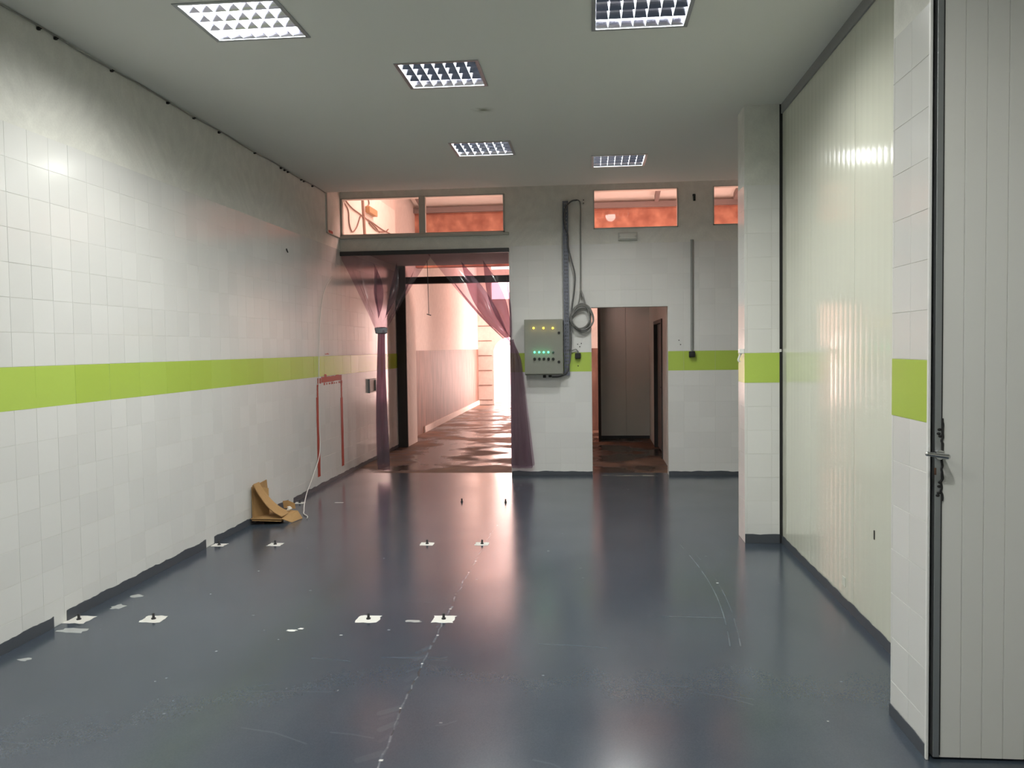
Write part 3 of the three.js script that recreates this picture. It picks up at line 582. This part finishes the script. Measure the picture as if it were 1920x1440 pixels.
// ---------------------------------------------------------------- control cabinet, cable tray and cables on the far wall
{
  const ZF = ZB + 0.19, A = at(983, 600, 'z', ZF), B = at(1056, 703, 'z', ZF);
  const x0 = A.x, x1 = B.x, y1 = (A.y + at(1055, 598, 'z', ZF).y) / 2, y0 = B.y;
  const t = thing('control_cabinet', V3((x0 + x1) / 2, y0, ZB + 0.1), 'grey steel control cabinet with lit yellow and green indicator lamps', 'cabinet');
  part('body', [rbx(x0, x1, y0, y1, ZB + 0.005, ZF - 0.022, 0.006)], M.cabinet, t);
  const d = part('door', [rbx(x0 - 0.002, x1 + 0.002, y0 + 0.012, y1 + 0.002, ZF - 0.02, ZF, 0.006)], M.cabinet, t);
  const lamp = (u, v, color, strength, name, label) => {
    const c = at(u, v, 'z', ZF);
    const o = part(name, [cyl(0.019, 0.017, V3(c.x, c.y, ZF - 0.002), V3(c.x, c.y, ZF + 0.006), 20)], M.greyMetal, d, label);
    const lens = new THREE.SphereGeometry(0.0135, 16, 10, 0, Math.PI * 2, 0, Math.PI / 2); lens.rotateX(Math.PI / 2); lens.scale(1, 1, 0.8); lens.translate(c.x, c.y, ZF + 0.005);
    part('lens', [lens], color, o);
    if (strength) { const l = new THREE.PointLight(color.emissive, strength, 0, 2); l.position.set(c.x, c.y, ZF + 0.03); l.name = 'indicator_glow'; l.castShadow = true; scene.add(l); }
  };
  const yellow = std({ color: rgb(0.8, 0.6, 0.1), emissive: rgb(1.0, 0.68, 0.06), emissiveIntensity: 2.2, roughness: 0.4 });
  const green = std({ color: rgb(0.2, 0.8, 0.5), emissive: rgb(0.12, 1.0, 0.42), emissiveIntensity: 1.5, roughness: 0.4 });
  const off = std({ color: rgb(0.05, 0.10, 0.075), roughness: 0.3 });
  for (const u of [1000.5, 1019, 1036.5]) lamp(u, 615.2, yellow, 0.004, 'indicator_lamp', 'lit yellow lamp');
  for (const u of [1002.3, 1011, 1019.6, 1028.2]) lamp(u, 660.5, green, 0.003, 'indicator_lamp', 'lit green lamp');
  lamp(1037.2, 660.5, off, 0, 'indicator_lamp', 'unlit lamp');
  for (const u of [1002.5, 1011.3, 1020, 1028.4, 1037.2]) { const c = at(u, 673, 'z', ZF); const s = part('selector_switch', [cyl(0.018, 0.016, V3(c.x, c.y, ZF - 0.002), V3(c.x, c.y, ZF + 0.012), 18)], M.black, d); part('grip', [rbx(c.x - 0.004, c.x + 0.004, c.y - 0.015, c.y + 0.015, ZF + 0.012, ZF + 0.026, 0.002)], M.black, s); }
  for (const v of [624, 678.5]) { const c = at(1048, v, 'z', ZF); part('lock', [cyl(0.017, 0.015, V3(c.x, c.y, ZF - 0.002), V3(c.x, c.y, ZF + 0.01), 16)], M.black, d); }
  // glands under the cabinet
  part('cable_gland', [cyl(0.02, 0.02, V3((x0 + x1) / 2, y0 - 0.035, ZB + 0.09), V3((x0 + x1) / 2, y0 + 0.004, ZB + 0.09), 14), cyl(0.02, 0.02, V3((x0 + x1) / 2 + 0.07, y0 - 0.03, ZB + 0.09), V3((x0 + x1) / 2 + 0.07, y0 + 0.004, ZB + 0.09), 14)], M.black, t);
}
{
  const A = at(1054.5, 377, 'z', ZB + 0.04), B = at(1065, 704, 'z', ZB + 0.04), x0 = A.x, x1 = A.x + 0.068, y0 = B.y, y1 = A.y;
  const s = new THREE.Shape(); s.moveTo(x0, y0); s.lineTo(x1, y0); s.lineTo(x1, y1); s.lineTo(x0, y1); s.closePath();
  for (let y = y0 + 0.03; y < y1 - 0.03; y += 0.045) for (const c of [0.022, 0.046]) s.holes.push(new THREE.Path([[x0 + c - 0.004, y], [x0 + c - 0.004, y + 0.02], [x0 + c + 0.004, y + 0.02], [x0 + c + 0.004, y]].map(([a, b]) => new THREE.Vector2(a, b))));
  const web = new THREE.ExtrudeGeometry(s, { depth: 0.0015, bevelEnabled: false }); web.translate(0, 0, ZB + 0.035);
  solo('cable_tray', [web, bx(x0, x0 + 0.0015, y0, y1, ZB + 0.005, ZB + 0.05), bx(x1 - 0.0015, x1, y0, y1, ZB + 0.005, ZB + 0.05)], std({ color: rgb(0.165, 0.175, 0.21), metalness: 0.3, roughness: 0.5 }), 'perforated grey metal cable tray running up beside the cabinet', 'cable tray');
  const q = (u, v, z = 0.06) => at(u, v, 'z', ZB + z);
  solo('hanging_cable', [tube([q(1082, 375, 0.02), q(1072, 377), q(1062, 387), q(1058, 405), q(1060, 425), q(1065, 440), q(1066, 465), q(1072, 490), q(1078, 515), q(1077, 545), q(1073, 575), q(1071, 610), q(1071, 650), q(1068, 680), q(1061, 700), q(1050, 706), q(1035, 707)], 0.0095, 120, 6)], M.cable, 'dark cable looping from the tray top down to the cabinet base', 'cable');
  const drop = q(1089, 545, 0.04);
  const loops = [];
  const c0 = q(1091, 596, 0.06), R = rng(71);
  for (let k = 0; k < 6; k++) {
    const pts = [], rx = 0.128 + (R() - 0.5) * 0.035, ry = 0.145 + (R() - 0.5) * 0.04, ph = R() * 6.28, ox = (R() - 0.5) * 0.03, oy = (R() - 0.5) * 0.03;
    for (let i = 0; i < 14; i++) { const a = i / 14 * Math.PI * 2; pts.push(V3(c0.x + ox + Math.cos(a) * rx * (1 + 0.07 * Math.sin(3 * a + ph)), c0.y + oy + Math.sin(a) * ry * (1 + 0.07 * Math.cos(2 * a + ph)), ZB + 0.03 + k * 0.013 + 0.01 * Math.sin(a * 2 + ph))); }
    loops.push(tube(pts, 0.0085, 70, 6, true));
  }
  const t = thing('cable_coil', V3(c0.x, c0.y - 0.16, ZB + 0.05), 'coil of grey cable hung beside the top of the doorway', 'cable');
  part('coil', loops, M.greyCable, t);
  part('drop', [tube([q(1083, 375, 0.02), q(1087, 378, 0.03), q(1088.5, 430, 0.02), q(1089, 500, 0.02), drop], 0.008, 60, 6), tube([drop, q(1087, 560, 0.05), q(1084, 572, 0.05)], 0.009, 12, 6), tube([drop, q(1093, 556, 0.05), q(1099, 575, 0.05)], 0.012, 12, 6)], M.greyCable, t);
}
function socket(u, v, label) {
  const c = at(u, v, 'z', ZB + 0.03), t = thing('wall_socket', V3(c.x, c.y - 0.035, ZB + 0.004), label, 'socket', 'black wall sockets');
  part('housing', [rbx(c.x - 0.036, c.x + 0.036, c.y - 0.04, c.y + 0.03, ZB + 0.004, ZB + 0.05, 0.008)], M.black, t);
  part('lid', [rbx(c.x - 0.033, c.x + 0.033, c.y - 0.034, c.y + 0.032, ZB + 0.05, ZB + 0.06, 0.004)], M.black, t);
  part('cable_gland', [cyl(0.012, 0.010, V3(c.x, c.y + 0.028, ZB + 0.025), V3(c.x, c.y + 0.055, ZB + 0.025), 12)], M.greyMetal, t);
  return c;
}
const s1 = socket(1083.5, 666.5, 'black wall socket between the cabinet and the doorway');
const s2 = socket(1297.5, 663.5, 'black wall socket on the green stripe right of the doorway');
solo('socket_cable', [tube([V3(s1.x, s1.y + 0.05, ZB + 0.025), V3(s1.x - 0.02, s1.y + 0.075, ZB + 0.03), at(1072, 657, 'z', ZB + 0.04), at(1066, 655, 'z', ZB + 0.06)], 0.007, 20, 6)], M.greyCable, 'short cable from the socket to the cable tray', 'cable');
solo('conduit', [cyl(0.016, 0.016, V3(s2.x, s2.y + 0.05, ZB + 0.02), V3(s2.x + 0.006, 2.885, ZB + 0.02), 12)], std({ color: rgb(0.26, 0.265, 0.25), roughness: 0.5 }), 'grey vertical conduit above the socket right of the doorway', 'conduit');
{
  const c = at(1177, 443, 'z', ZB + 0.03), t = thing('emergency_light', V3(c.x, c.y - 0.05, ZB), 'flat unlit emergency light under the transom window', 'emergency light');
  part('housing', [rbx(c.x - 0.118, c.x + 0.118, c.y - 0.05, c.y + 0.05, ZB + 0.001, ZB + 0.03, 0.008)], std({ color: rgb(0.48, 0.48, 0.44), roughness: 0.5 }), t);
  part('cover', [rbx(c.x - 0.105, c.x + 0.105, c.y - 0.035, c.y + 0.035, ZB + 0.03, ZB + 0.042, 0.006)], std({ color: rgb(0.52, 0.52, 0.47), roughness: 0.3 }), t);
  for (const s of [-1, 1]) part('clip', [rbx(c.x + s * 0.098 - 0.012, c.x + s * 0.098 + 0.012, c.y - 0.008, c.y + 0.008, ZB + 0.03, ZB + 0.046, 0.003)], M.framePaint, t);
}
{
  const c = at(1302, 370, 'z', ZB + 0.02);
  solo('wall_bracket', [rbx(c.x - 0.013, c.x + 0.013, c.y - 0.04, c.y + 0.04, ZB + 0.0, ZB + 0.03, 0.005), rbx(c.x - 0.02, c.x + 0.006, c.y + 0.02, c.y + 0.04, ZB + 0.0, ZB + 0.035, 0.004)], M.black, 'small black bracket between the two right transom windows', 'bracket');
}
for (const [u, v] of [[1083, 645.5], [1090, 644], [1087, 650], [1084, 686], [1273, 638], [1276, 646], [1094, 375], [1094, 381]]) { const c = at(u, v, 'z', ZB + 0.005); const m = shadows(new THREE.Mesh(new THREE.CylinderGeometry(0.007, 0.007, 0.004, 10).rotateX(Math.PI / 2), M.black)); m.position.set(c.x, c.y, ZB + 0.004); m.name = 'screw_hole'; wallBack.add(m); }

// ---------------------------------------------------------------- things on and along the tiled side wall
{
  // red tape outline
  const X = XL + 0.0032, t = thing('tape_outline', V3(X, 0.14, -10.15), 'red adhesive tape outlining an upright rectangle on the tiles', 'tape'), R = rng(91);
  const strip = (z0, z1, y0, y1) => {                    // upright or level strip with torn ends
    const s = new THREE.Shape(), n = 14, pts = [];
    const long = (y1 - y0) > Math.abs(z1 - z0);
    for (let i = 0; i <= n; i++) pts.push(long ? [z0 + (R() - 0.5) * 0.008, lerp(y0, y1, i / n)] : [lerp(z0, z1, i / n), y0 + (R() - 0.5) * 0.008]);
    for (let i = n; i >= 0; i--) pts.push(long ? [z1 + (R() - 0.5) * 0.008, lerp(y0, y1, i / n)] : [lerp(z0, z1, i / n), y1 + (R() - 0.5) * 0.012]);
    pts.forEach(([z, y], i) => i ? s.lineTo(-z, y) : s.moveTo(-z, y)); s.closePath();
    const g = new THREE.ExtrudeGeometry(s, { depth: 0.0006, bevelEnabled: false }); g.rotateY(Math.PI / 2); g.translate(X, 0, 0);
    part('tape_strip', [g], M.redTape, t);
  };
  strip(-9.61, -9.71, 0.14, 1.06); strip(-9.64, -9.69, 1.06, 1.19);
  strip(-10.57, -10.67, 0.135, 1.0); strip(-10.59, -10.65, 1.0, 1.19);
  strip(-9.67, -9.80, 1.215, 1.275); strip(-9.815, -10.64, 1.222, 1.29); strip(-9.93, -10.02, 1.29, 1.315);
  strip(-9.64, -9.70, 1.18, 1.205); strip(-10.58, -10.66, 1.185, 1.215);
  for (let i = 0; i < 7; i++) strip(-9.9 - i * 0.1, -9.93 - i * 0.1 - R() * 0.04, 1.19, 1.205 + R() * 0.01);
  strip(-9.98, -10.13, 1.55, 1.562);
}
{
  const a = at(692, 711, 'x', XL + 0.02), b = at(703, 735, 'x', XL + 0.02);
  const z0 = Math.min(a.z, b.z) - 0.05, z1 = Math.max(a.z, b.z);
  const t = thing('wall_box', V3(XL, b.y, (z0 + z1) / 2), 'small grey flush box on the tiles behind the tied curtain', 'wall box');
  part('frame', [bx(XL, XL + 0.03, b.y, a.y, z0, z0 + 0.02), bx(XL, XL + 0.03, b.y, a.y, z1 - 0.02, z1), bx(XL, XL + 0.03, b.y, b.y + 0.02, z0 + 0.02, z1 - 0.02), bx(XL, XL + 0.03, a.y - 0.02, a.y, z0 + 0.02, z1 - 0.02)], M.greyMetal, t);
  part('cover', [bx(XL, XL + 0.015, b.y + 0.02, a.y - 0.02, z0 + 0.02, z1 - 0.02)], M.cabinet, t);
}
const REST = V3(-2.80, 0.012, -8.10);
solo('white_cord', [tube([V3(XL + 0.012, 2.5, -10.30), V3(XL + 0.012, 2.27, -9.95), V3(XL + 0.012, 1.95, -9.79), V3(XL + 0.012, 1.3, -9.70), V3(XL + 0.014, 0.75, -9.67), V3(XL + 0.02, 0.42, -9.64), V3(-3.10, 0.2, -9.3), V3(-3.02, 0.09, -8.85), V3(-2.93, 0.03, -8.5), V3(-2.85, 0.014, -8.25), REST, V3(-2.73, 0.008, -8.0), V3(-2.70, 0.007, -7.9)], 0.0048, 140, 6)], M.whiteCord, 'thin white cord hanging down the tiles to the cardboard box', 'cord');
{
  const pts = []; for (let z = 2.5; z > -10.1; z -= 0.35) pts.push(V3(XL + 0.012, CEIL - 0.012 + 0.006 * Math.sin(z * 5), z));
  solo('thin_cable', [tube(pts, 0.005, 260, 5)], std({ color: rgb(0.30, 0.30, 0.27), roughness: 0.6 }), 'thin cable run along the top of the tiled side wall', 'cable');
  for (const [u, v] of [[105, 70], [73, 50], [210, 130], [315, 192], [364, 218], [411, 245], [478, 285], [527, 313], [534, 321], [540, 324], [565, 340], [570, 342], [586, 348]]) {
    const c = at(u, v, 'x', XL + 0.012);
    solo('cable_clip', [rbx(XL, XL + 0.018, CEIL - 0.03, CEIL - 0.012, c.z - 0.009, c.z + 0.009, 0.003, 1), cyl(0.004, 0.004, V3(XL + 0.02, CEIL - 0.022, c.z), V3(XL + 0.028, CEIL - 0.022, c.z), 6)], M.black, 'small black clip on the cable along the ceiling edge', 'clip', 'cable clips along the ceiling edge');
  }
  solo('tape_scrap', [bx(XL + 0.012, XL + 0.016, 3.018, 3.05, -10.36, -10.20)], M.redTape, 'dark red scrap at the foot of the boxed-in strip', 'tape');
  const h = at(537, 470, 'x', XL + 0.004); solo('wall_plug', [cyl(0.008, 0.006, V3(XL + 0.003, h.y + 0.02, h.z), V3(XL + 0.02, h.y - 0.02, h.z), 8)], M.black, 'small dark plug high on the tiled side wall', 'plug');
}
// torn cardboard box
{
  const t = thing('cardboard_box', V3(-2.97, 0, -7.78), 'torn open cardboard box lying against the tiled side wall', 'box');
  const T = 0.005;
  const plate = (pts) => {                               // flat board from four or more corners, given thickness
    const a = pts[0], n = pts[1].clone().sub(a).cross(pts[2].clone().sub(a)).normalize().multiplyScalar(T / 2), pos = [], N = pts.length;
    const f = pts.map((p) => p.clone().add(n)), b = pts.map((p) => p.clone().sub(n));
    const tri = (p, q, r) => pos.push(p.x, p.y, p.z, q.x, q.y, q.z, r.x, r.y, r.z);
    for (let i = 1; i + 1 < N; i++) { tri(f[0], f[i], f[i + 1]); tri(b[0], b[i + 1], b[i]); }
    for (let i = 0; i < N; i++) { const j = (i + 1) % N; tri(f[i], b[i], b[j]); tri(f[i], b[j], f[j]); }
    const g = new THREE.BufferGeometry(); g.setAttribute('position', new THREE.Float32BufferAttribute(pos, 3)); g.computeVertexNormals(); return metreUV(g);
  };
  const W = (u, v, axis, val) => at(u, v, axis, val);
  // end panel (near), back panel on the wall, raised bottom, curled flap, side flap
  part('end_panel', [plate([V3(-3.138, 0.055, -7.66), V3(-3.03, 0.055, -7.80), V3(-3.04, 0.31, -7.82), V3(-3.138, 0.36, -7.68)])], M.cardboard, t);
  part('back_panel', [plate([V3(-3.128, 0.05, -7.64), V3(-3.128, 0.05, -8.07), V3(-3.135, 0.36, -8.02), V3(-3.138, 0.345, -7.66)])], M.cardboard, t);
  part('bottom', [plate([V3(-3.13, 0.06, -7.60), V3(-2.86, 0.045, -7.66), V3(-2.80, 0.075, -7.93), V3(-3.12, 0.07, -8.06)]), plate([V3(-3.12, 0.045, -7.60), V3(-2.865, 0.028, -7.655), V3(-2.87, 0.035, -7.9), V3(-3.12, 0.05, -8.0)])], M.cardboard, t);
  const fl = (k, w) => { const s = clamp(k, 0, 1); return V3(lerp(-3.115, -2.87, Math.pow(s, 0.95)) + 0.01, 0.375 - 0.31 * Math.pow(s, 0.8) * (1.12 - 0.12 * s) + 0.028 * Math.sin(s * Math.PI) * -1, lerp(-7.61, -7.66, s) - w * lerp(0.14, 0.24, s)); };
  part('flap', [sheet((u, v) => fl(u, v), 20, 2), sheet((u, v) => fl(u, v).add(V3(0.004, 0.005, 0)), 20, 2)], Object.assign(M.cardboard.clone(), { side: THREE.DoubleSide }), t);
  part('side_flap', [plate([V3(-2.80, 0.072, -7.93), V3(-2.86, 0.05, -7.66), V3(-2.79, 0.003, -7.73), V3(-2.755, 0.003, -7.93)])], M.cardboard, t);
  part('torn_edge', [plate([V3(-2.98, 0.075, -8.05), V3(-2.84, 0.085, -7.98), V3(-2.86, 0.13, -8.02), V3(-2.94, 0.15, -8.06), V3(-3.0, 0.14, -8.08)])], M.cardboard, t);
  part('support', [bx(-3.1, -2.95, 0.001, 0.045, -7.85, -7.95)], M.cardboard, t);
}
{
  const R = rng(17), g = []; for (let i = 0; i < 7; i++) { const s = new THREE.IcosahedronGeometry(0.006 + R() * 0.009, 0); s.scale(1.6, 0.7, 1); s.rotateZ(R() * 3); s.translate(-2.86 + (R() - 0.5) * 0.06, 0.092 + R() * 0.03, -7.88 + (R() - 0.5) * 0.05); g.push(s); }
  solo('crumpled_paper', g, M.whiteCord, 'crumpled white scrap lying in the cardboard box', 'paper scrap');
}
// ---------------------------------------------------------------- floor bolts in their unpainted squares
{
  const spots = [[148, 1162, 0.14, 'white floor square with bolt by the near skirting gap'], [288, 1161, 0.13], [691, 1161, 0.13], [832, 1161, 0.13], [411, 1022, 0.11], [516, 1021, 0.11], [801, 1020, 0.11], [904, 1020, 0.11], [562, 943, 0.1], [866, 941, 0.09], [948, 942, 0.09], [636, 942.5, 0.09]];
  const names = ['cut-off floor bolt in a white square touching the near skirting gap', 'cut-off floor bolt in a white square, second of the row nearest the tall ribbed door', 'cut-off floor bolt in a white square, third of the row nearest the tall ribbed door', 'cut-off floor bolt in a broken white square on the long floor joint', 'cut-off floor bolt at the skirting gap before the cardboard box', 'cut-off floor bolt in a white square just before the cardboard box', 'cut-off floor bolt in a white square, middle row, left of the long joint', 'cut-off floor bolt on the long joint, middle row', 'cut-off floor bolt behind the cardboard box at the skirting', 'cut-off floor bolt left of the long joint, row nearest the curtains', 'cut-off floor bolt on the long joint, row nearest the curtains', 'faint floor bolt patch between the cardboard box and the curtains'];
  const R = rng(23);
  spots.forEach(([u, v, w], i) => {
    const c = at(u, v, 'y', 0), t = thing('floor_bolt', V3(c.x, 0, c.z), names[i], 'floor bolt', 'cut-off bolts in the floor');
    const s = new THREE.Shape(), h = w / 2, n = 5, pts = [], far = i > 8;
    for (const [ax, az, bx2, bz] of [[-1, -1, 1, -1], [1, -1, 1, 1], [1, 1, -1, 1], [-1, 1, -1, -1]]) for (let k = 0; k < n; k++) pts.push([lerp(ax, bx2, k / n) * h + (R() - 0.5) * 0.012, lerp(az, bz, k / n) * h * (far ? 0.25 : 1) + (R() - 0.5) * 0.012 * (far ? 0.4 : 1)]);
    pts.forEach(([x, z], k) => k ? s.lineTo(x, z) : s.moveTo(x, z)); s.closePath();
    const g = new THREE.ExtrudeGeometry(s, { depth: 0.0012, bevelEnabled: false }); g.rotateX(-Math.PI / 2); g.translate(c.x, 0.0001, c.z);
    if (!far || i === 11) part('bare_patch', [g], M.concreteWhite, t);
    if (i !== 11) part('bolt', [cyl(0.008, 0.008, V3(c.x, 0, c.z), V3(c.x, 0.035, c.z), 8), cyl(0.014, 0.014, V3(c.x, 0.001, c.z), V3(c.x, 0.009, c.z), 6)], M.darkSteel, t);
  });
}
// ---------------------------------------------------------------- column latch, marks on the panel wall
{
  const t = thing('latch_bar', V3(1.35, 1.5, -7.03), 'white latch bar across the column at the top of its green band', 'latch');
  part('bar', [rbx(1.192, 1.515, 1.536, 1.561, -7.075, -7.03, 0.004)], M.whitePaint, t);
  part('end_cap', [rbx(1.182, 1.222, 1.528, 1.566, -7.083, -7.024, 0.004)], std({ color: rgb(0.85, 0.85, 0.83), roughness: 0.3 }), t);
  part('hook', [tube([V3(1.20, 1.53, -7.05), V3(1.185, 1.50, -7.05), V3(1.178, 1.475, -7.05), V3(1.19, 1.46, -7.05)], 0.008, 16, 6)], M.whitePaint, t);
}
{
  const a = at(1583, 1090, 'x', XP), b = at(1640, 1003, 'x', XP);
  solo('sticker', [bx(XP - 0.0026, XP - 0.0012, a.y - 0.028, a.y + 0.028, a.z - 0.032, a.z + 0.032)], std({ color: rgb(0.62, 0.64, 0.56), roughness: 0.6 }), 'small pale sticker low on the cream panel wall', 'sticker');
  solo('slot_plug', [bx(XP - 0.004, XP - 0.0012, b.y - 0.025, b.y + 0.025, b.z - 0.006, b.z + 0.006)], M.black, 'small dark slot on the cream panel wall', 'slot');
}

renderer.render(scene, camera);
